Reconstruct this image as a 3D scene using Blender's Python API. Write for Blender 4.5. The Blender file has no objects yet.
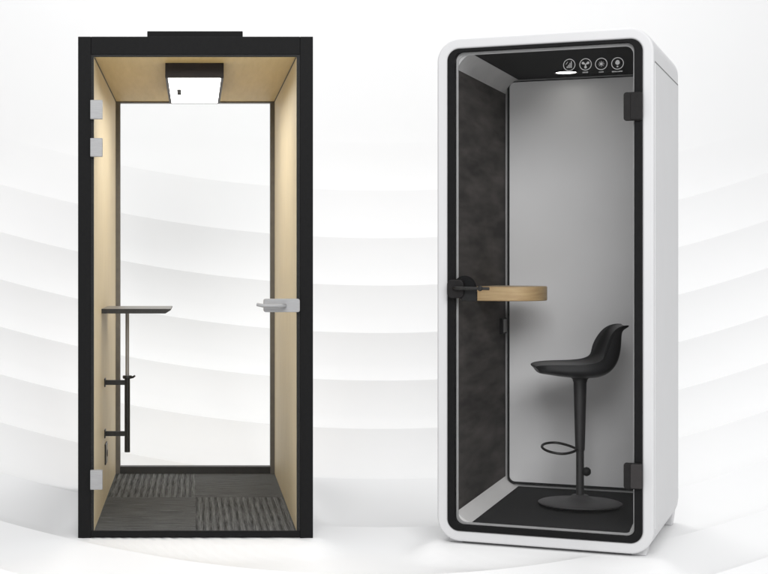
import bpy, bmesh, math, random
from mathutils import Vector, Matrix
random.seed(4)
S = bpy.context.scene
C = S.collection
PI = math.pi
F, PX, VH, HC = 1500.0, 195.0, 264.0, 1.28      # focal (px at 768), principal point, eye height

# ------------------------------------------------------------------ materials
def nodes(name):
    m = bpy.data.materials.new(name); m.use_nodes = True
    nt = m.node_tree; b = nt.nodes['Principled BSDF']
    return m, nt, b
def noise(nt, scale, detail=4, rough=.55, stretch=None):
    tc = nt.nodes.new('ShaderNodeTexCoord')
    mp = nt.nodes.new('ShaderNodeMapping')
    if stretch: mp.inputs['Scale'].default_value = stretch
    n = nt.nodes.new('ShaderNodeTexNoise')
    n.inputs['Scale'].default_value = scale; n.inputs['Detail'].default_value = detail
    n.inputs['Roughness'].default_value = rough
    nt.links.new(tc.outputs['Object'], mp.inputs['Vector']); nt.links.new(mp.outputs['Vector'], n.inputs['Vector'])
    return n
def ramp(nt, src, c0, c1, p0=.3, p1=.7):
    r = nt.nodes.new('ShaderNodeValToRGB')
    r.color_ramp.elements[0].position = p0; r.color_ramp.elements[1].position = p1
    r.color_ramp.elements[0].color = (*c0, 1); r.color_ramp.elements[1].color = (*c1, 1)
    nt.links.new(src, r.inputs['Fac']); return r
def bump(nt, b, src, strength, dist=.002):
    k = nt.nodes.new('ShaderNodeBump'); k.inputs['Strength'].default_value = strength
    k.inputs['Distance'].default_value = dist
    nt.links.new(src, k.inputs['Height']); nt.links.new(k.outputs['Normal'], b.inputs['Normal'])
def mat(name, c0, c1=None, rough=.5, metal=0., scale=20., bstr=0., stretch=None, spec=.5, p=(.3, .7), detail=4):
    m, nt, b = nodes(name)
    b.inputs['Roughness'].default_value = rough; b.inputs['Metallic'].default_value = metal
    b.inputs['Specular IOR Level'].default_value = spec
    n = noise(nt, scale, detail, stretch=stretch)
    r = ramp(nt, n.outputs['Fac'], c0, c1 or c0, *p)
    nt.links.new(r.outputs['Color'], b.inputs['Base Color'])
    if bstr: bump(nt, b, n.outputs['Fac'], bstr)
    return m
def emis(name, col, st):
    m, nt, b = nodes(name)
    b.inputs['Base Color'].default_value = (.8, .8, .8, 1)
    b.inputs['Emission Color'].default_value = (*col, 1); b.inputs['Emission Strength'].default_value = st
    return m
def glass(name, tint, gl=.02, ed=.03):
    m = bpy.data.materials.new(name); m.use_nodes = True; nt = m.node_tree; nt.nodes.clear()
    o = nt.nodes.new('ShaderNodeOutputMaterial'); mx = nt.nodes.new('ShaderNodeMixShader')
    t = nt.nodes.new('ShaderNodeBsdfTransparent'); t.inputs['Color'].default_value = (*tint, 1)
    g = nt.nodes.new('ShaderNodeBsdfGlossy'); g.inputs['Roughness'].default_value = .02
    lw = nt.nodes.new('ShaderNodeLayerWeight'); lw.inputs['Blend'].default_value = .25
    mu = nt.nodes.new('ShaderNodeMath'); mu.operation = 'MULTIPLY_ADD'; mu.inputs[1].default_value = ed; mu.inputs[2].default_value = gl
    nt.links.new(lw.outputs['Facing'], mu.inputs[0])
    nt.links.new(mu.outputs[0], mx.inputs[0]); nt.links.new(t.outputs[0], mx.inputs[1]); nt.links.new(g.outputs[0], mx.inputs[2])
    nt.links.new(mx.outputs[0], o.inputs['Surface']); return m

M = {}
M['paper'] = mat('white_paper', (.86, .86, .86), (.875, .875, .875), rough=.9, scale=.8, spec=.1)
M['black'] = mat('black_powder_coat', (.007, .007, .0073), (.009, .009, .0094), rough=.6, scale=60, bstr=.05, spec=.12)
M['black2'] = mat('black_rubber', (.010, .010, .010), (.014, .014, .014), rough=.6, scale=60, spec=.25)
M['metalblack'] = mat('black_satin_metal', (.012, .0115, .011), (.017, .016, .015), rough=.42, scale=40, spec=.4)
M['brown'] = mat('dark_bronze_lamp_case', (.014, .009, .007), (.018, .012, .009), rough=.5, scale=30, spec=.3)
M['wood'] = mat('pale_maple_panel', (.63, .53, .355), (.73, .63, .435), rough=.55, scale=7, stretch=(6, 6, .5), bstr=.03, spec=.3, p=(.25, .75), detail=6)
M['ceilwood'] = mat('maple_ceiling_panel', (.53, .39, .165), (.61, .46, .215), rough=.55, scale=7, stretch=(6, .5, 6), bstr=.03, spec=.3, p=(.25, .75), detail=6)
M['silver'] = mat('brushed_steel', (.33, .33, .335), (.39, .39, .395), rough=.5, metal=.3, scale=25, stretch=(1, 1, 14), spec=.5)
M['backframe'] = mat('warm_grey_window_frame', (.12, .11, .098), (.15, .138, .12), rough=.45, scale=30, spec=.5)
M['plinth'] = mat('dark_grey_sill', (.016, .0155, .014), (.024, .023, .021), rough=.5, scale=30, spec=.5)
M['tabletop'] = mat('grey_laminate', (.15, .145, .138), (.18, .175, .165), rough=.35, scale=40, spec=.5)
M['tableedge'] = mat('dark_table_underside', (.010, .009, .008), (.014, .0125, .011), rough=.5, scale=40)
M['greymetal'] = mat('grey_pole_metal', (.30, .29, .285), (.35, .34, .335), rough=.35, metal=.6, scale=30)
M['white'] = mat('white_lacquer', (.635, .635, .643), (.65, .65, .658), rough=.38, scale=3, spec=.4, bstr=.01)
M['whiteside'] = mat('pale_grey_side_panel', (.66, .66, .666), (.68, .68, .686), rough=.5, scale=3, spec=.4, bstr=.01)
M['seam'] = mat('shadow_gap_strip', (.18, .18, .18), (.22, .22, .22), rough=.8)
M['felt'] = mat('charcoal_felt', (.050, .046, .044), (.118, .106, .100), rough=.95, scale=15, detail=14, bstr=.5, stretch=(1, .2, 1), spec=.1, p=(.35, .75))
M['ceilblack'] = mat('black_ceiling', (.012, .012, .012), (.016, .016, .016), rough=.8, scale=50, spec=.15)
M['trim'] = mat('grey_aluminium_trim', (.42, .42, .42), (.50, .50, .50), rough=.4, metal=.2, scale=12, stretch=(1, 1, 1))
M['cove'] = mat('grey_corner_cove', (.50, .50, .50), (.60, .595, .59), rough=.5, scale=6)
M['cove2'] = mat('pale_skirting_cove', (.80, .79, .78), (.86, .85, .84), rough=.45, scale=6)
M['rear'] = mat('grey_rear_panel', (.80, .80, .805), (.83, .83, .835), rough=.6, scale=2.5, spec=.3)
M['carpetR'] = mat('black_carpet', (.020, .020, .0205), (.040, .040, .041), rough=.95, scale=160, bstr=.8, spec=.1)
M['hinge'] = mat('charcoal_hinge', (.010, .009, .009), (.013, .012, .012), rough=.55, scale=40, spec=.2)
M['hingeL'] = mat('brown_grey_hinge', (.022, .019, .019), (.027, .023, .023), rough=.45, scale=40, spec=.4)
M['seat'] = mat('black_polypropylene', (.018, .018, .019), (.024, .024, .025), rough=.36, scale=120, bstr=.08, spec=.5)
M['stoolmetal'] = mat('dark_grey_powder_coat', (.024, .023, .0235), (.032, .031, .0315), rough=.42, scale=120, bstr=.05, spec=.5)
M['stoolbase'] = mat('dark_grey_base_coat', (.05, .049, .05), (.066, .064, .066), rough=.45, scale=120, bstr=.05, spec=.5)
M['oak'] = mat('oak_desk_edge', (.46, .30, .15), (.64, .47, .25), rough=.5, scale=5, stretch=(1.4, 1.4, 14), p=(.3, .7), detail=7)
M['oaktop'] = mat('oak_desk_top', (.50, .38, .24), (.66, .53, .36), rough=.45, scale=5, stretch=(1.2, 8, 8), p=(.3, .7), detail=7)
M['glassL'] = glass('clear_glass', (.995, .996, .995), .002, .015)
M['glassR'] = glass('tinted_glass', (.96, .96, .96), .006)
M['glassB'] = glass('rear_clear_glass', (.996, .997, .996), .0, .008)
M['lightL'] = emis('lit_diffuser', (1, .98, .95), 11.0)
M['lightR'] = emis('lit_downlight', (1, .98, .93), 10.0)
M['print'] = mat('white_print', (.22, .22, .22), (.26, .26, .26), rough=.8)
M['sensor'] = mat('grey_sensor', (.07, .07, .06), (.09, .09, .08), rough=.5)
M['socket'] = mat('socket_face', (.30, .26, .20), (.34, .30, .24), rough=.5)
M['outlet'] = mat('grey_outlet', (.22, .22, .22), (.26, .26, .26), rough=.5)

# carpet tiles with stripes running in alternating directions
def carpet_mat():
    m, nt, b = nodes('striped_carpet_tiles'); L = nt.links.new
    b.inputs['Roughness'].default_value = .95; b.inputs['Specular IOR Level'].default_value = .1
    tc = nt.nodes.new('ShaderNodeTexCoord'); sp = nt.nodes.new('ShaderNodeSeparateXYZ'); L(tc.outputs['Object'], sp.inputs[0])
    def math_(op, a, bb=None, v=None):
        n = nt.nodes.new('ShaderNodeMath'); n.operation = op
        if hasattr(a, 'links'): L(a, n.inputs[0])
        else: n.inputs[0].default_value = a
        if bb is not None:
            if hasattr(bb, 'links'): L(bb, n.inputs[1])
            else: n.inputs[1].default_value = bb
        return n.outputs[0]
    ch = math_('ADD', math_('FLOOR', math_('DIVIDE', math_('SUBTRACT', sp.outputs[0], .549), .47)),
               math_('FLOOR', math_('DIVIDE', math_('SUBTRACT', sp.outputs[1], 1.02), 1.02)))
    par = math_('MODULO', math_('ADD', ch, 10), 2)                     # 0/1 chequer
    def streak(stretch):
        mp = nt.nodes.new('ShaderNodeMapping'); mp.inputs['Scale'].default_value = stretch; L(tc.outputs['Object'], mp.inputs[0])
        n = nt.nodes.new('ShaderNodeTexNoise'); n.inputs['Scale'].default_value = 1; n.inputs['Detail'].default_value = 3
        n.inputs['Roughness'].default_value = .7
        L(mp.outputs[0], n.inputs[0]); return n.outputs['Fac']
    a = streak((170, 3.5, 1)); c = streak((6, 120, 1))
    def rib(axis, st, freq):
        w_ = math_('SINE', math_('ADD', math_('MULTIPLY', sp.outputs[axis], freq), math_('MULTIPLY', st, 1.6)))
        return math_('ADD', math_('MULTIPLY', w_, .11), math_('MULTIPLY', st, 1.15))
    ra = ramp(nt, rib(0, a, 188), (.030, .0305, .031), (.20, .204, .206), .36, .88)
    rc = ramp(nt, rib(1, c, 230), (.030, .0305, .031), (.19, .194, .196), .34, .9)
    mx = nt.nodes.new('ShaderNodeMix'); mx.data_type = 'RGBA'
    L(par, mx.inputs['Factor']); L(rc.outputs[0], mx.inputs['A']); L(ra.outputs[0], mx.inputs['B'])
    fz = nt.nodes.new('ShaderNodeTexNoise'); fz.inputs['Scale'].default_value = 260; L(tc.outputs['Object'], fz.inputs[0])
    rf = ramp(nt, fz.outputs['Fac'], (.72, .72, .72), (1.25, 1.25, 1.25), .3, .7)
    m2 = nt.nodes.new('ShaderNodeMix'); m2.data_type = 'RGBA'; m2.blend_type = 'MULTIPLY'; m2.inputs['Factor'].default_value = 1
    L(mx.outputs['Result'], m2.inputs['A']); L(rf.outputs[0], m2.inputs['B'])
    L(m2.outputs['Result'], b.inputs['Base Color'])
    bump(nt, b, fz.outputs['Fac'], .6, .003)
    return m
M['carpetL'] = carpet_mat()

# ------------------------------------------------------------------ helpers
def obj(name, bm, m, parent=None, smooth=None, bevel=0, seg=3):
    bmesh.ops.recalc_face_normals(bm, faces=bm.faces)
    me = bpy.data.meshes.new(name); bm.to_mesh(me); bm.free()
    o = bpy.data.objects.new(name, me); C.objects.link(o)
    for mm in (m if isinstance(m, (list, tuple)) else [m]): me.materials.append(mm)
    if parent: o.parent = parent
    if bevel:
        b = o.modifiers.new('bevel', 'BEVEL'); b.width = bevel; b.segments = seg; b.limit_method = 'ANGLE'; b.angle_limit = .6
        b.harden_normals = True
    if smooth is not None or bevel:
        for p in me.polygons: p.use_smooth = True
        try: me.set_sharp_from_angle(angle=smooth or .6)
        except Exception: pass
    return o
def thing(name, label, cat, loc, rz=0):
    o = bpy.data.objects.new(name, None); C.objects.link(o)
    o.location = loc; o.rotation_euler = (0, 0, rz); o['label'] = label; o['category'] = cat
    o.empty_display_size = .2
    return o
def box(bm, x0, x1, y0, y1, z0, z1):
    v = [bm.verts.new(p) for p in ((x0,y0,z0),(x1,y0,z0),(x1,y1,z0),(x0,y1,z0),(x0,y0,z1),(x1,y0,z1),(x1,y1,z1),(x0,y1,z1))]
    for f in ((0,3,2,1),(4,5,6,7),(0,1,5,4),(1,2,6,5),(2,3,7,6),(3,0,4,7)): bm.faces.new([v[i] for i in f])
    return v
def hexa(bm, pts):
    v = [bm.verts.new(p) for p in pts]
    for f in ((0,3,2,1),(4,5,6,7),(0,1,5,4),(1,2,6,5),(2,3,7,6),(3,0,4,7)): bm.faces.new([v[i] for i in f])
def B(*a):
    bm = bmesh.new(); box(bm, *a); return bm
def rr(x0, x1, z0, z1, r, n=10):
    pts = []
    for cx, cz, a0 in ((x1-r, z1-r, 0), (x0+r, z1-r, 90), (x0+r, z0+r, 180), (x1-r, z0+r, 270)):
        for i in range(n+1):
            a = math.radians(a0 + 90*i/n); pts.append((cx + r*math.cos(a), cz + r*math.sin(a)))
    return pts
def ring(bm, po, pi, y0, y1):
    n = len(po)
    L = [[bm.verts.new((p[0], y, p[1])) for p in q] for q, y in ((po, y0), (pi, y0), (pi, y1), (po, y1))]
    for k in range(4):
        a, b = L[k], L[(k+1) % 4]
        for i in range(n):
            j = (i+1) % n; bm.faces.new((a[i], a[j], b[j], b[i]))
def slab(bm, poly, y0, y1):
    a = [bm.verts.new((p[0], y0, p[1])) for p in poly]; b = [bm.verts.new((p[0], y1, p[1])) for p in poly]
    bm.faces.new(a); bm.faces.new(b[::-1])
    for i in range(len(a)):
        j = (i+1) % len(a); bm.faces.new((a[i], a[j], b[j], b[i]))
def tube(bm, pts, r, n=14, closed=False, cap=True):
    pts = [Vector(p) for p in pts]; N = len(pts); rings = []
    rad = r if isinstance(r, (list, tuple)) else [r]*N
    up = None
    for i, p in enumerate(pts):
        if closed: t = (pts[(i+1) % N] - pts[i-1]).normalized()
        else: t = (pts[min(i+1, N-1)] - pts[max(i-1, 0)]).normalized()
        if up is None: up = t.orthogonal().normalized()
        up = (up - t*up.dot(t)).normalized(); s = t.cross(up)
        rings.append([bm.verts.new(p + (up*math.cos(2*PI*k/n) + s*math.sin(2*PI*k/n))*rad[i]) for k in range(n)])
    for i in range(N if closed else N-1):
        a, b = rings[i], rings[(i+1) % N]
        for k in range(n): bm.faces.new((a[k], a[(k+1) % n], b[(k+1) % n], b[k]))
    if cap and not closed: bm.faces.new(rings[0][::-1]); bm.faces.new(rings[-1])
def lathe(bm, prof, c=(0,0,0), n=48, mtx=None):
    c = Vector(c); rings = []
    for r, z in prof:
        if r < 1e-5: q = [Vector((0,0,z))]
        else: q = [Vector((r*math.cos(2*PI*k/n), r*math.sin(2*PI*k/n), z)) for k in range(n)]
        rings.append([bm.verts.new(c + (mtx @ p if mtx else p)) for p in q])
    for a, b in zip(rings, rings[1:]):
        for k in range(n):
            k2 = (k+1) % n
            if len(a) == 1 and len(b) == 1: continue
            if len(a) == 1: bm.faces.new((a[0], b[k2], b[k]))
            elif len(b) == 1: bm.faces.new((a[k], a[k2], b[0]))
            else: bm.faces.new((a[k], a[k2], b[k2], b[k]))
RX = Matrix.Rotation(PI/2, 3, 'X')      # z axis -> -y
RY = Matrix.Rotation(PI/2, 3, 'Y')      # z axis -> x

# ------------------------------------------------------------------ backdrop : one white sweep of overlapping curved layers
YW, RC = 11.2, 2.2        # wall distance, cove radius
def sweep_hit(u, v):
    """where the smooth sweep lies for a direction (floor, quarter-round cove, wall)"""
    dx, dz = (u-PX)/F, -(v-VH)/F
    Yc = YW-RC
    if dz < 0:
        Y = -HC/dz
        if Y <= Yc: return (dx*Y, Y, 0.), 0.
    Y = YW; z = HC + dz*Y
    if z >= RC: return (dx*Y, Y, z), 1.
    # cove circle: centre (Yc, RC)
    a = 1 + dz*dz; b = -2*Yc + 2*dz*(HC-RC); c = Yc*Yc + (HC-RC)**2 - RC*RC
    Y = (-b + math.sqrt(b*b - 4*a*c))/(2*a); z = HC + dz*Y
    return (dx*Y, Y, z), math.acos(max(-1, min(1, (RC-z)/RC)))/(PI/2)
def level(x, y):
    """the layers run flat where a booth stands"""
    d = 9.
    for (ox, oy, a, w_, h_) in (((78-PX)/214.07, F*HC/(538-VH), 0., 1.098, 2.0), (1.114, 6.90, -.413, .9604, .985)):
        c_, s_ = math.cos(a), math.sin(a); X, Y = x-ox, y-oy
        lx_, ly_ = c_*X + s_*Y, -s_*X + c_*Y
        d = min(d, math.hypot(max(0, -lx_, lx_-w_), max(0, -ly_, ly_-h_)))
    t = max(0., min(1., (d-.01)/.16)); return t*t*(3-2*t)
def backdrop():
    me_v, me_f = [], []
    us = [-1100, -800, -550] + [-400 + 10*i for i in range(171)] + [1450, 1700, 2000]
    def vrow(beta, u):
        d = u-384
        if abs(d) > 600: d = math.copysign(600 + (abs(d)-600)*.3, d)
        a = 3.7e-4 if d < 0 else 4.5e-4
        return 527 + 48*beta - a*d*d
    prev = None
    for k in range(-16, 46):
        n = 22 if k < 5 else 6
        rows = []
        for j in range(n+1):
            s = j/n; row = []
            for u in us:
                v = vrow(k-1+s, u)
                (x, y, z), w = sweep_hit(u, v)
                amp = max(0., min(1., (v-130)/290.)) ** 1.1
                if v < VH - 1.9*F/YW*1.6: amp = 0
                # floor: crest, short concave fall, slow rise.  wall: lap that leans outwards to its lower edge
                q = .58
                ff = (1-s/q)**2 if s < q else ((s-q)/(1-q))**1.5
                of = (ff-1)*.075*amp*level(x, y)
                ow = ((1-s/.42)**2 if s < .42 else ((s-.42)/.58)**2)*.062*amp
                nz, ny = math.cos(w*PI/2), -math.sin(w*PI/2)
                o = (1-w)*of + w*ow
                row.append((x, y+ny*o, z+nz*o))
            rows.append(row)
        base = len(me_v)
        for r in rows: me_v += r
        W = len(us)
        for j in range(n):
            for i in range(W-1):
                a = base + j*W + i; me_f.append((a, a+W, a+W+1, a+1))
        if prev is not None:      # the small step between two layers
            b0 = len(me_v); me_v += prev + rows[0]
            for i in range(W-1): me_f.append((b0+i, b0+W+i, b0+W+i+1, b0+i+1))
        prev = rows[-1]
    me = bpy.data.meshes.new('backdrop'); me.from_pydata(me_v, [], me_f); me.update()
    for p in me.polygons: p.use_smooth = True
    me.materials.append(M['paper'])
    o = bpy.data.objects.new('backdrop', me); C.objects.link(o)
    o['kind'] = 'structure'; o['label'] = 'white backdrop and floor of wide overlapping curved layers'
backdrop()

# ------------------------------------------------------------------ LEFT BOOTH
SL = 214.07; YL = F*HC/(538-VH)
HL, WL, DL = 2.342, 1.098, 1.92
booth = thing('office_phone_booth', 'black framed glass phone booth lined with pale wood, lit by a square ceiling lamp', 'phone booth', ((78-PX)/SL, YL, 0))
XC = (PX-78)/SL                         # local x of the eye
def lx(u, s=1.): return XC + (u-PX)/(SL*s)       # local x for a picture column at depth scale s
def lz(v, s=1.): return HC - (v-VH)/(SL*s)
def ly(s): return YL/s - YL
fr = bmesh.new()
ztop = lz(54.5)
box(fr, 0, .0605, 0, .07, 0, HL); box(fr, WL-.0605, WL, 0, .07, 0, HL)
box(fr, .0605, WL-.0605, 0, .07, ztop, HL)
obj('front_frame', fr, M['black'], booth, bevel=.0025, seg=2)
bm = B(.0607, WL-.0607, .0, .0112, 0.006, .034); obj('threshold', bm, M['black'], booth, bevel=.002, seg=2)
# outer skin of the side walls, roof, base
for n_, a in (('side_panel', (.004, .05, .07, DL+.07, 0, HL-.004)), ('side_panel', (WL-.05, WL-.004, .07, DL+.07, 0, HL-.004)),
              ('roof', (.05, WL-.05, .07, DL+.07, lz(54.5)-.0, HL-.004)), ('base', (.05, WL-.05, .07, DL+.07, .004, .022))):
    obj(n_, B(*a), M['black'], booth)
zc = lz(57); zf = lz(531)
xa, xb = lx(94), lx(296.5)
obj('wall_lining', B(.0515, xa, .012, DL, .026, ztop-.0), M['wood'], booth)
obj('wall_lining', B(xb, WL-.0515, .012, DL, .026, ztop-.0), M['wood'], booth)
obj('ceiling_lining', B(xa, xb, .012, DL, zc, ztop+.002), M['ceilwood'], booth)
# black strips that paint in the shadow gap between frame and lining
sg = bmesh.new(); w = .0035
box(sg, .0605, xa-.001, .004, .0115, .0345, ztop); box(sg, xb+.001, WL-.0605, .004, .0115, .0345, ztop); box(sg, xa-.001, xb+.001, .004, .0115, zc+.001, ztop)
obj('door_seal_or_gap', sg, M['black2'], booth)
obj('carpet', B(xa, xb, .012, DL, .0225, zf), M['carpetL'], booth)
obj('roof_fan_box', B(lx(147), lx(243), .03, 1.1, HL-.003, HL+.03), M['black'], booth, bevel=.003, seg=2)
# thin dark corner beads between ceiling and walls
bd = bmesh.new()
for x in (xa, xb-.004): box(bd, x, x+.004, .014, DL, zc-.004, zc-.0005)
obj('corner_bead', bd, M['brown'], booth)
# rear window
sb = .785
wf = bmesh.new()
box(wf, xa, xa+.026, DL, DL+.06, zf-.006, zc); box(wf, xb-.026, xb, DL, DL+.06, zf-.006, zc)
box(wf, xa+.026, xb-.026, DL, DL+.06, zc-.008, zc)
wfo = obj('rear_window', wf, M['backframe'], booth)
obj('sill', B(xa+.026, xb-.026, DL-.004, DL+.06, zf-.006, zf+.042), M['plinth'], wfo)
obj('pane', B(xa+.020, xb-.020, DL+.028, DL+.036, zf+.03, zc-.004), M['glassB'], wfo)
# glass door
dr = obj('glass_door', B(.0625, WL-.0625, -.0105, -.0025, .036, ztop-.006), M['glassL'], booth)
for v0, v1 in ((100.5, 119.5), (138.5, 157), (469.5, 489)):
    hb = B(lx(90.5), lx(102.8), -.024, .0035, lz(v1), lz(v0)); obj('hinge', hb, M['silver'], dr, bevel=.003, seg=2)
lk = bmesh.new(); slab(lk, rr(lx(263.5), lx(299.5), lz(312), lz(298.7), .010, 5), -.030, .016)
lko = obj('lock_plate', lk, M['silver'], dr, bevel=.003, seg=2)
hd = bmesh.new()
zc_ = lz(305.4)
tube(hd, [(lx(284), -.03, zc_), (lx(284), -.062, zc_), (lx(281), -.072, zc_), (lx(262), -.073, zc_+.001), (lx(256.5), -.062, zc_+.006)], [.010, .010, .0095, .0085, .008], 12)
obj('lever', hd, M['silver'], lko, smooth=.8)
# ceiling lamp
s0, s1 = .971, .837
y0, y1 = ly(s0), ly(s1); bx0, bx1 = lx(165.2, s0), lx(223.8, s0); zb = lz(78, s0)
lb = bmesh.new()
rim = .014
box(lb, bx0, bx1, y0, y0+rim, zb, zc); box(lb, bx0, bx1, y1-rim, y1, zb, zc)
box(lb, bx0, bx0+rim, y0+rim, y1-rim, zb, zc); box(lb, bx1-rim, bx1, y0+rim, y1-rim, zb, zc)
lamp = obj('ceiling_lamp', lb, M['brown'], booth, bevel=.002, seg=2)
obj('diffuser', B(bx0+rim, bx1-rim, y0+rim, y1-rim, zb+.002, zb+.02), M['lightL'], lamp)
obj('sensor', B(lx(177.0, .9), lx(181.4, .9), ly(.911), ly(.886), zb-.006, zb+.0015), M['black2'], lamp, bevel=.001, seg=2)
# desk
t0, t1 = ly(.926), ly(.867); zt = 1.054
tb = bmesh.new()
xr = lx(171.8, .895)
poly = [(xa, zt), (xr, zt), (xr, zt-.006), (xr-.028, zt-.024), (xa, zt-.024)]
slab(tb, poly, t0, t1)
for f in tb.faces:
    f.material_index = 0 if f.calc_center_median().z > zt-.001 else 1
desk = obj('desk', tb, [M['tabletop'], M['tableedge']], booth, bevel=.0015, seg=2)
sp = .895; xp, yp = lx(127.3, sp), ly(sp)
pb = bmesh.new(); tube(pb, [(xp, yp, lz(378, sp)-.05), (xp, yp, zt-.02)], .0098, 20); obj('pole', pb, M['greymetal'], desk, smooth=.7)
pb = bmesh.new(); tube(pb, [(xp, yp, lz(452, sp)), (xp, yp, lz(378, sp))], .0145, 20); slv = obj('sleeve', pb, M['metalblack'], desk, smooth=.7)
pb = bmesh.new(); zk = lz(377, sp)
lathe(pb, [(0, -.008), (.023, -.008), (.025, 0), (.023, .008), (0, .008)], (xp, yp, zk), 24)
tube(pb, [(xp, yp, zk), (xp+.03, yp-.01, zk), (xp+.041, yp-.012, zk+.008)], [.007, .006, .005], 10)
obj('clamp', pb, M['metalblack'], desk, smooth=.7)
for v in (382.4, 433.5):
    z = lz(v, sp)
    bk = bmesh.new(); box(bk, xa, xp, yp-.011, yp+.011, z-.0125, z+.0125); box(bk, xa, xa+.006, yp-.03, yp+.03, z-.022, z+.022)
    obj('wall_bracket', bk, M['metalblack'], desk, bevel=.002, seg=2)
# wall socket
zs = lz(453, .887); ys = ly(.887)
so = obj('wall_socket', B(xa, xa+.007, ys-.07, ys+.07, zs-.055, zs+.055), M['metalblack'], booth, bevel=.003, seg=2)
obj('socket_face', B(xa+.007, xa+.009, ys-.045, ys+.055, zs-.044, zs+.044), M['socket'], so, bevel=.001, seg=2)
pb = bmesh.new(); lathe(pb, [(0, 0), (.018, 0), (.018, .003), (0, .003)], (xa+.009, ys, zs), 24, RY); obj('socket_hole', pb, M['black2'], so)

# ------------------------------------------------------------------ RIGHT BOOTH
GX, GY, YAW = 1.114, 6.90, -.413
W, D, H = .9604, .985, 2.3
Z0 = HC - 1.2676
pod = thing('acoustic_phone_pod', 'white rounded soundproof pod with black door seal, grey rear panel and oak desk inside', 'phone booth', (GX, GY, 0), YAW)
def rx(u, y=0.):      # local x for a picture column on the plane y=const
    k = (u-PX)/F
    c, s = math.cos(YAW), math.sin(YAW)
    return (k*(GY + c*y) - GX + s*y)/(c - k*s)
def rz_(v, x, y=0.):
    Y = GY + math.sin(YAW)*x + math.cos(YAW)*y
    return HC - (v-VH)*Y/F
zb0, zt0 = Z0, Z0+H
sh = bmesh.new()
th = .050
outer = rr(0, W, zb0, zt0, .105, 14); inner = rr(th, W-th, zb0+th, zt0-th, .052, 14)
ring(sh, outer, inner, 0, D)
shell = obj('shell', sh, M['white'], pod, bevel=.010, seg=4)
# side cladding with its seam
zsm = Z0+2.1497
for x0, x1 in ((-.003, .004), (W-.004, W+.003)):
    obj('side_panel', B(x0, x1, .028, D-.02, zb0+.11, zsm-.005), M['whiteside'], shell, bevel=.002, seg=2)
    sx = (x0+.002, x1) if x0 < 0 else (x0, x1-.002)
    obj('seam', B(sx[0], sx[1], .03, D-.015, zsm-.0048, zsm+.003), M['seam'], shell)
# black seal ring and thin bright trim
gk = bmesh.new(); ring(gk, rr(th-.001, W-th+.001, zb0+th-.001, zt0-th+.001, .052, 14), rr(th+.033, W-th-.033, zb0+th+.026, zt0-th-.014, .036, 14), -.006, .03)
obj('door_seal_or_gap', gk, M['black'], pod, bevel=.003, seg=2)
tr = bmesh.new(); ring(tr, rr(th+.026, W-th-.026, zb0+th+.02, zt0-th-.008, .04, 14), rr(th+.041, W-th-.041, zb0+th+.035, zt0-th-.026, .036, 14), .031, .038)
obj('inner_trim', tr, M['trim'], pod)
# lining, tapering slightly to the rear
yf, yb = .039, D-.05
A = dict(x=th+.034, zb=Z0+.083, zt=Z0+2.232); Bk = dict(x=.1164, zb=Z0+.130, zt=Z0+2.2106)
e = .0515
for sgn in (0, 1):
    X = (lambda v: v) if sgn == 0 else (lambda v: W-v)
    bm = bmesh.new()
    hexa(bm, [(X(e), yf, zb0+e), (X(A['x']), yf, zb0+e), (X(Bk['x']), yb, zb0+e), (X(e), yb, zb0+e),
              (X(e), yf, zt0-e), (X(A['x']), yf, zt0-e), (X(Bk['x']), yb, zt0-e), (X(e), yb, zt0-e)])
    obj('felt_wall', bm, M['felt'], pod)
bm = bmesh.new()
hexa(bm, [(A['x'], yf, zb0+e), (W-A['x'], yf, zb0+e), (W-Bk['x'], yb, zb0+e), (Bk['x'], yb, zb0+e),
          (A['x'], yf, A['zb']), (W-A['x'], yf, A['zb']), (W-Bk['x'], yb, Bk['zb']), (Bk['x'], yb, Bk['zb'])])
obj('carpet', bm, M['carpetR'], pod)
bm = bmesh.new()
hexa(bm, [(A['x'], yf, A['zt']), (W-A['x'], yf, A['zt']), (W-Bk['x'], yb, Bk['zt']), (Bk['x'], yb, Bk['zt']),
          (A['x'], yf, zt0-e), (W-A['x'], yf, zt0-e), (W-Bk['x'], yb, zt0-e), (Bk['x'], yb, zt0-e)])
ceil = obj('ceiling', bm, M['ceilblack'], pod)
def cove(sx, top):
    bm = bmesh.new(); n = 8; secs = []
    for P, y in ((A, yf), (Bk, yb)):
        x0 = P['x']; z0 = P['zt'] if top else P['zb']; k = -1 if top else 1
        cw, ch = (.028 if sx else .066), (.070 if top else .048)
        pts = [(x0-.004, z0-.004*k)]
        for i in range(n+1):
            t = i/n; a = t*PI/2
            # shallow concave quarter from the wall (t=0) to floor or ceiling (t=1)
            xx = cw*(.45*t + .55*(1-math.cos(a))); zz = ch*(.45*(1-t) + .55*(1-math.sin(a)))
            pts.append((x0+xx, z0+k*zz))
        if sx: pts = [(W-p[0], p[1]) for p in pts]
        secs.append([bm.verts.new((p[0], y, p[1])) for p in pts])
    a, b = secs; m = len(a)
    for i in range(m): j = (i+1) % m; bm.faces.new((a[i], a[j], b[j], b[i]))
    bm.faces.new(a); bm.faces.new(b[::-1])
    obj('corner_cove', bm, M['cove' if top else 'cove2'], pod, smooth=.5)
for sx in (0, 1):
    for tp in (0, 1): cove(sx, tp)
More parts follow.
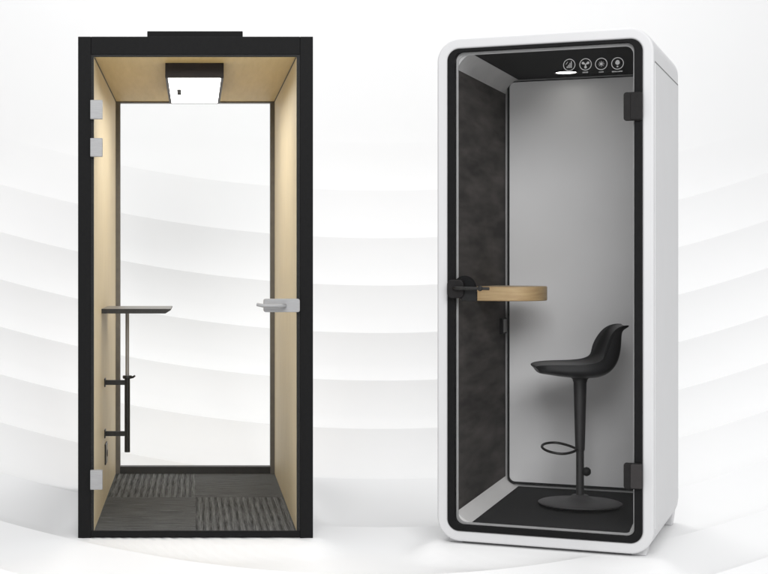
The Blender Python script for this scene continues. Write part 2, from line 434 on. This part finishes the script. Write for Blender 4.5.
# rear wall
obj('rear_wall', B(e, W-e, yb+.001, D-.004, zb0+e, zt0-e), M['trim'], pod)
x0, x1, z0, z1 = Bk['x'], W-Bk['x'], Bk['zb'], Bk['zt']
bm = bmesh.new(); ring(bm, rr(x0+.012, x1-.012, z0+.012, z1-.009, .034, 10), rr(x0+.022, x1-.022, z0+.024, z1-.013, .028, 10), yb-.010, yb)
rf = obj('rear_window', bm, M['black2'], pod)
bm = bmesh.new(); slab(bm, rr(x0+.021, x1-.021, z0+.023, z1-.012, .028, 10), yb-.005, yb+.0005); obj('rear_panel', bm, M['rear'], rf)
# door
bm = bmesh.new(); slab(bm, rr(th+.030, W-th-.030, zb0+th+.022, zt0-th-.011, .036, 10), .0305-.022, .0305-.014)
door = obj('glass_door', bm, M['glassR'], pod)
for i, (v0, v1) in enumerate(((92.5, 121), (462.5, 488.5))):
    xh0, xh1 = rx(624.2), rx(643.0)
    zA, zB = rz_(v1, (xh0+xh1)/2), rz_(v0, (xh0+xh1)/2)
    bm = bmesh.new(); slab(bm, rr(xh0, xh1, zA, zB, .012, 5), -.022, -.0065)
    h = obj('hinge', bm, M['hinge'], door, bevel=.003, seg=2)
    bm = bmesh.new(); slab(bm, rr(xh0+.030, xh1-.002, zA+.004, zB-.004, .006, 5), -.027, -.021)
    obj('hinge_cap', bm, M['hinge'] if i == 0 else M['hingeL'], h, bevel=.002, seg=2)
# door handle with round housing
hx0, hx1 = rx(449.5), rx(477.5); hz = rz_(287.5, .12)
bm = bmesh.new(); lathe(bm, [(0, -.004), (.052, -.004), (.054, .004), (.048, .014), (0, .016)], ((hx0+hx1)/2+.008, -.006, hz), 40, RX)
hnd = obj('handle', bm, M['black'], door, smooth=.7)
bm = bmesh.new(); slab(bm, rr(hx0, rx(466), rz_(298, .1), rz_(279.5, .1), .022, 8), -.050, -.010); obj('handle_housing', bm, M['hinge'], hnd, bevel=.006, seg=3)
bm = bmesh.new(); slab(bm, rr(rx(463), rx(478), rz_(301, .1), rz_(289, .1), .008, 6), -.036, -.008); obj('latch', bm, M['black2'], hnd, bevel=.004, seg=3)
bm = bmesh.new(); zz = rz_(288.3, .14)
tube(bm, [(rx(457), -.05, zz), (rx(460), -.066, zz+.001), (rx(476), -.070, zz+.001), (rx(492.5), -.064, zz)], [.009, .009, .0075, .007], 12)
lathe(bm, [(0, -.008), (.010, -.006), (.0125, 0), (.010, .006), (0, .008)], (rx(483.5), -.070, zz+.001), 18, RX)
obj('lever', bm, M['metalblack'], hnd, smooth=.8)
# desk : rounded slab on the left wall
ya, yb2, xw, xe = .375, .745, .086, rx(546, .55)
bm = bmesh.new(); zt_, zb_ = Z0+1.163-.003, Z0+1.098-.008
pts = [(xw, ya), (xe-.15, ya)]
cx, cy = xe-.15, (ya+yb2)/2; ry_ = (yb2-ya)/2
pts += [(cx + .15*math.cos(a), cy + ry_*math.sin(a)) for a in [(-90+180*i/28)*PI/180 for i in range(1, 28)]]
pts += [(cx, yb2), (xw+.018, yb2)]
a = [bm.verts.new((p[0], p[1], zb_)) for p in pts]; b = [bm.verts.new((p[0], p[1], zt_)) for p in pts]
bm.faces.new(a[::-1]); tf = bm.faces.new(b); tf.material_index = 1
for i in range(len(a)): j = (i+1) % len(a); bm.faces.new((a[i], a[j], b[j], b[i]))
obj('desk', bm, [M['oak'], M['oaktop']], pod, bevel=.006, seg=3)
# outlet on the felt wall
def wallx(y): return A['x'] + (Bk['x']-A['x'])*(y-yf)/(yb-yf)
oy = .865; bm = B(wallx(oy)-.012, wallx(oy)+.014, oy-.05, oy+.05, .925, 1.005)
ot = obj('wall_outlet', bm, M['black2'], pod, bevel=.003, seg=2)
obj('outlet_plate', B(wallx(oy)+.014, wallx(oy)+.017, oy-.036, oy+.046, .933, .999), M['outlet'], ot, bevel=.001, seg=2)
# downlight
dy = .74; dx_ = rx(566, dy); cz = A['zt'] + (Bk['zt']-A['zt'])*(dy-yf)/(yb-yf)
bm = bmesh.new(); lathe(bm, [(.050, .003), (.058, .003), (.058, -.006), (.050, -.006), (.050, .003)], (dx_, dy, cz), 40); dl = obj('downlight', bm, M['metalblack'], ceil, smooth=.7)
bm = bmesh.new(); lathe(bm, [(0, -.004), (.049, -.004), (.049, .002), (0, .002)], (dx_, dy, cz), 40)
obj('lens', bm, M['lightR'], dl)
# printed control icons on the door glass
def icon(u, v, kind):
    x = rx(u); z = rz_(v, x); yA, yB = .0065, .0078
    bm = bmesh.new(); R_ = .0268; n = 36
    circ = lambda r, cx=x, cz=z, n=n: [(cx + r*math.cos(2*PI*i/n), cz + r*math.sin(2*PI*i/n)) for i in range(n)]
    ring(bm, circ(R_), circ(R_-.0033), yA, yB)
    if kind == 0:                                  # signal bars and waves
        for q, hgt in enumerate((.008, .015, .022, .030)):
            slab(bm, [(x-.011+q*.0062, z-.014), (x-.0075+q*.0062, z-.014), (x-.0075+q*.0062, z-.014+hgt), (x-.011+q*.0062, z-.014+hgt)], yA, yB)
        slab(bm, [(x-.014, z+.002), (x-.006, z+.013), (x-.008, z+.014), (x-.016, z+.003)], yA, yB)
    elif kind == 1:                                # three-bladed fan
        slab(bm, circ(.0035), yA, yB)
        for q in range(3):
            a0 = -PI/2 + q*2*PI/3
            pts = []
            for i in range(16):
                t = 2*PI*i/16; px_, pz_ = .0105 + .0078*math.cos(t), .0052*math.sin(t)*(1+.4*math.cos(t))
                pts.append((x + px_*math.cos(a0)-pz_*math.sin(a0), z + px_*math.sin(a0)+pz_*math.cos(a0)))
            slab(bm, pts, yA-.0003, yB)
    elif kind == 2:                                # sun
        slab(bm, circ(.0062), yA, yB)
        for q in range(8):
            a0 = q*PI/4; c_, s_ = math.cos(a0), math.sin(a0)
            P = lambda r, t: (x + r*c_ - t*s_, z + r*s_ + t*c_)
            slab(bm, [P(.0078, -.0012), P(.0125, -.0012), P(.0125, .0012), P(.0078, .0012)], yA, yB)
    else:                                          # lamp bulb
        pts = []
        for i in range(24):
            t = 2*PI*i/24; r = .0095 if math.sin(t) > -.3 else .0095*(1-.25*(-math.sin(t)-.3))
            pts.append((x + r*math.cos(t)*(1 if math.sin(t) > -.6 else .7), z+.003 + r*1.25*math.sin(t)))
        slab(bm, pts, yA, yB)
        slab(bm, [(x-.0035, z-.0165), (x+.0035, z-.0165), (x+.0035, z-.011), (x-.0035, z-.011)], yA, yB)
    # tiny caption under the icon (unreadable in the photograph: a row of short strokes)
    wd = (.0, .013, .010, .024)[kind]
    if wd:
        q = -wd
        while q < wd-.002:
            hgt = .0058 if random.random() < .7 else .0042
            slab(bm, [(x+q, z-.038), (x+q+.0026, z-.038), (x+q+.0026, z-.038+hgt), (x+q, z-.038+hgt)], yA, yB)
            q += .0042
    o = obj('icon', bm, M['print'], door)
for i, (u, v) in enumerate(((569, 64.8), (585.3, 64.3), (601, 63.8), (617.3, 63.3))): icon(u, v, i)
# feet
for x0 in (.035, W-.125):
    for y0 in (.035, D-.108):
        bm = bmesh.new(); xo = x0 + (.0 if x0 < .1 else (.012 if y0 < .1 else .030))
        v = box(bm, xo, xo+.085, y0, y0+.10, 0.0, Z0+.075)
        for q in v[:4]:
            q.co.x += (.010 if q.co.x < xo+.04 else -.010); q.co.y += (.012 if q.co.y < y0+.05 else -.012)
        obj('foot', bm, M['white'], pod, bevel=.006, seg=3)

# ------------------------------------------------------------------ STOOL
sx_, sy_ = .556, .545
cz0 = A['zb'] + (Bk['zb']-A['zb'])*(sy_+.0-yf)/(yb-yf) + .010
c, s = math.cos(YAW), math.sin(YAW)
stool = thing('bar_stool', 'black bucket seat bar stool on a round base, with a loop foot ring', 'bar stool',
              (GX + c*sx_ - s*sy_, GY + s*sx_ + c*sy_, cz0), -.10)
stool.location.z = cz0
bm = bmesh.new()
lathe(bm, [(0, 0), (.190, 0), (.196, .004), (.196, .008), (.188, .012), (.12, .018), (.07, .026), (.045, .036), (.036, .045), (0, .045)], (0, 0, 0), 72)
obj('base', bm, M['stoolbase'], stool, smooth=.8)
bm = bmesh.new(); lathe(bm, [(0, .04), (.0185, .04), (.0185, .34), (0, .34)], n=32); obj('piston', bm, M['stoolmetal'], stool, smooth=.7)
bm = bmesh.new(); lathe(bm, [(0, .255), (.0205, .256), (.022, .262), (.0235, .30), (.030, .56), (.031, .61), (0, .61)], n=32); obj('column', bm, M['stoolmetal'], stool, smooth=.7)
bm = bmesh.new(); N = 44; pts = []
for i in range(N):
    t = 2*PI*i/N
    rr_ = .082 * (1 - .10*math.cos(t))
    x = -.098 + .080*math.cos(t); y = .088*math.sin(t)*(1 - .38*max(0, math.cos(t))**1.3)
    pts.append((x, y, .266 + .18*y - .004*math.cos(t)))
tube(bm, pts, .0062, 12, closed=True); obj('foot_ring', bm, M['metalblack'], stool, smooth=.9)
bm = bmesh.new(); tube(bm, [(0, 0, .158), (.03, -.012, .158)], .007, 10)
lathe(bm, [(0, -.020), (.010, -.019), (.018, -.012), (.0225, 0), (.018, .012), (.010, .019), (0, .020)], (.028, -.016, .158), 24, RY)
obj('height_knob', bm, M['black2'], stool, smooth=.9)
# bucket seat : one closed moulded body, (x, z, half width, wing lift, thickness) along the centre line
prof = [(-.220, .680, .098, .0, .030), (-.212, .689, .125, .0, .040), (-.165, .692, .162, .002, .046), (-.100, .692, .182, .004, .056), (-.030, .690, .190, .007, .060),
        (.040, .688, .192, .014, .060), (.086, .692, .190, .028, .056), (.116, .712, .186, .045, .050), (.137, .747, .180, .054, .042), (.150, .787, .172, .052, .034),
        (.160, .825, .158, .043, .026), (.168, .854, .140, .028, .020), (.185, .873, .120, .012, .015), (.213, .881, .096, .003, .011)]
prof = [(p[0], p[1]-.024, *p[2:]) for p in prof]
bm = bmesh.new(); tops, bots = [], []; n = 18
for i, (px_, pz_, hw, lift, th_) in enumerate(prof):
    a = prof[max(i-1, 0)]; b = prof[min(i+1, len(prof)-1)]
    t = Vector((b[0]-a[0], 0, b[1]-a[1])).normalized(); nn = Vector((-t.z, 0, t.x))       # towards the sitter
    ta, tb_ = [], []
    for k in range(n+1):
        q = -1 + 2*k/n
        yy = hw*math.sin(q*PI/2*.98); lf = lift*abs(q)**2.4*1.15 + (.006*abs(q)**6 if i < 7 else 0)
        P_ = Vector((px_, yy, pz_)) + nn*lf
        ta.append(bm.verts.new(P_)); tb_.append(bm.verts.new(P_ - nn*th_*(1-.72*abs(q)**3) - Vector((0, yy*.04, 0))))
    tops.append(ta); bots.append(tb_)
m_ = len(prof)
for i in range(m_-1):
    for k in range(n):
        bm.faces.new((tops[i][k], tops[i][k+1], tops[i+1][k+1], tops[i+1][k])).material_index = 1 if i < 7 and 1 < k < n-2 else 0
        bm.faces.new((bots[i][k], bots[i+1][k], bots[i+1][k+1], bots[i][k+1]))
    bm.faces.new((tops[i][0], tops[i+1][0], bots[i+1][0], bots[i][0])); bm.faces.new((tops[i][n], bots[i][n], bots[i+1][n], tops[i+1][n]))
for k in range(n):
    bm.faces.new((tops[0][k], bots[0][k], bots[0][k+1], tops[0][k+1])); bm.faces.new((tops[-1][k], tops[-1][k+1], bots[-1][k+1], bots[-1][k]))
so_ = obj('seat', bm, [M['seat'], M['stoolmetal']], stool, smooth=3.1)
md = so_.modifiers.new('smooth', 'SUBSURF'); md.levels = 2; md.render_levels = 2
bm = bmesh.new(); lathe(bm, [(0, .585), (.0325, .585), (.035, .596), (.048, .610), (0, .610)], n=32); obj('seat_mount', bm, M['stoolmetal'], stool, smooth=.7)

# ------------------------------------------------------------------ light, camera
wd = bpy.data.worlds.new('World'); S.world = wd; wd.use_nodes = True
bg = wd.node_tree.nodes['Background']; bg.inputs[0].default_value = (.985, .99, 1, 1); bg.inputs[1].default_value = .62
def area(name, loc, target, size, size_y, power, col=(1, 1, 1)):
    l = bpy.data.lights.new(name, 'AREA'); l.shape = 'RECTANGLE'; l.size = size; l.size_y = size_y; l.energy = power; l.color = col
    o = bpy.data.objects.new(name, l); C.objects.link(o); o.location = loc
    o.rotation_euler = (Vector(target)-Vector(loc)).to_track_quat('-Z', 'Y').to_euler()
    return o
area('overhead_softbox', (.85, 8.3, 6.4), (.85, 8.1, 0), 5, 5.5, 190, (1, 1, 1))
area('front_softbox', (1.0, -0.5, 4.8), (1.2, 7, .8), 5, 3, 390)
cam = bpy.data.cameras.new('camera'); co = bpy.data.objects.new('camera', cam); C.objects.link(co)
co.location = (0, 0, HC); co.rotation_euler = (PI/2, 0, 0)
cam.sensor_width = 36; cam.lens = F/768*36
cam.shift_x = (384-PX)/768; cam.shift_y = -(287-VH)/768
cam.clip_end = 200; cam.clip_start = .05
S.camera = co
S.view_settings.view_transform = 'Standard'; S.view_settings.look = 'None'; S.view_settings.gamma = 1; S.view_settings.exposure = 0
S.cycles.max_bounces = 10; S.cycles.transparent_max_bounces = 16; S.cycles.sample_clamp_indirect = 4
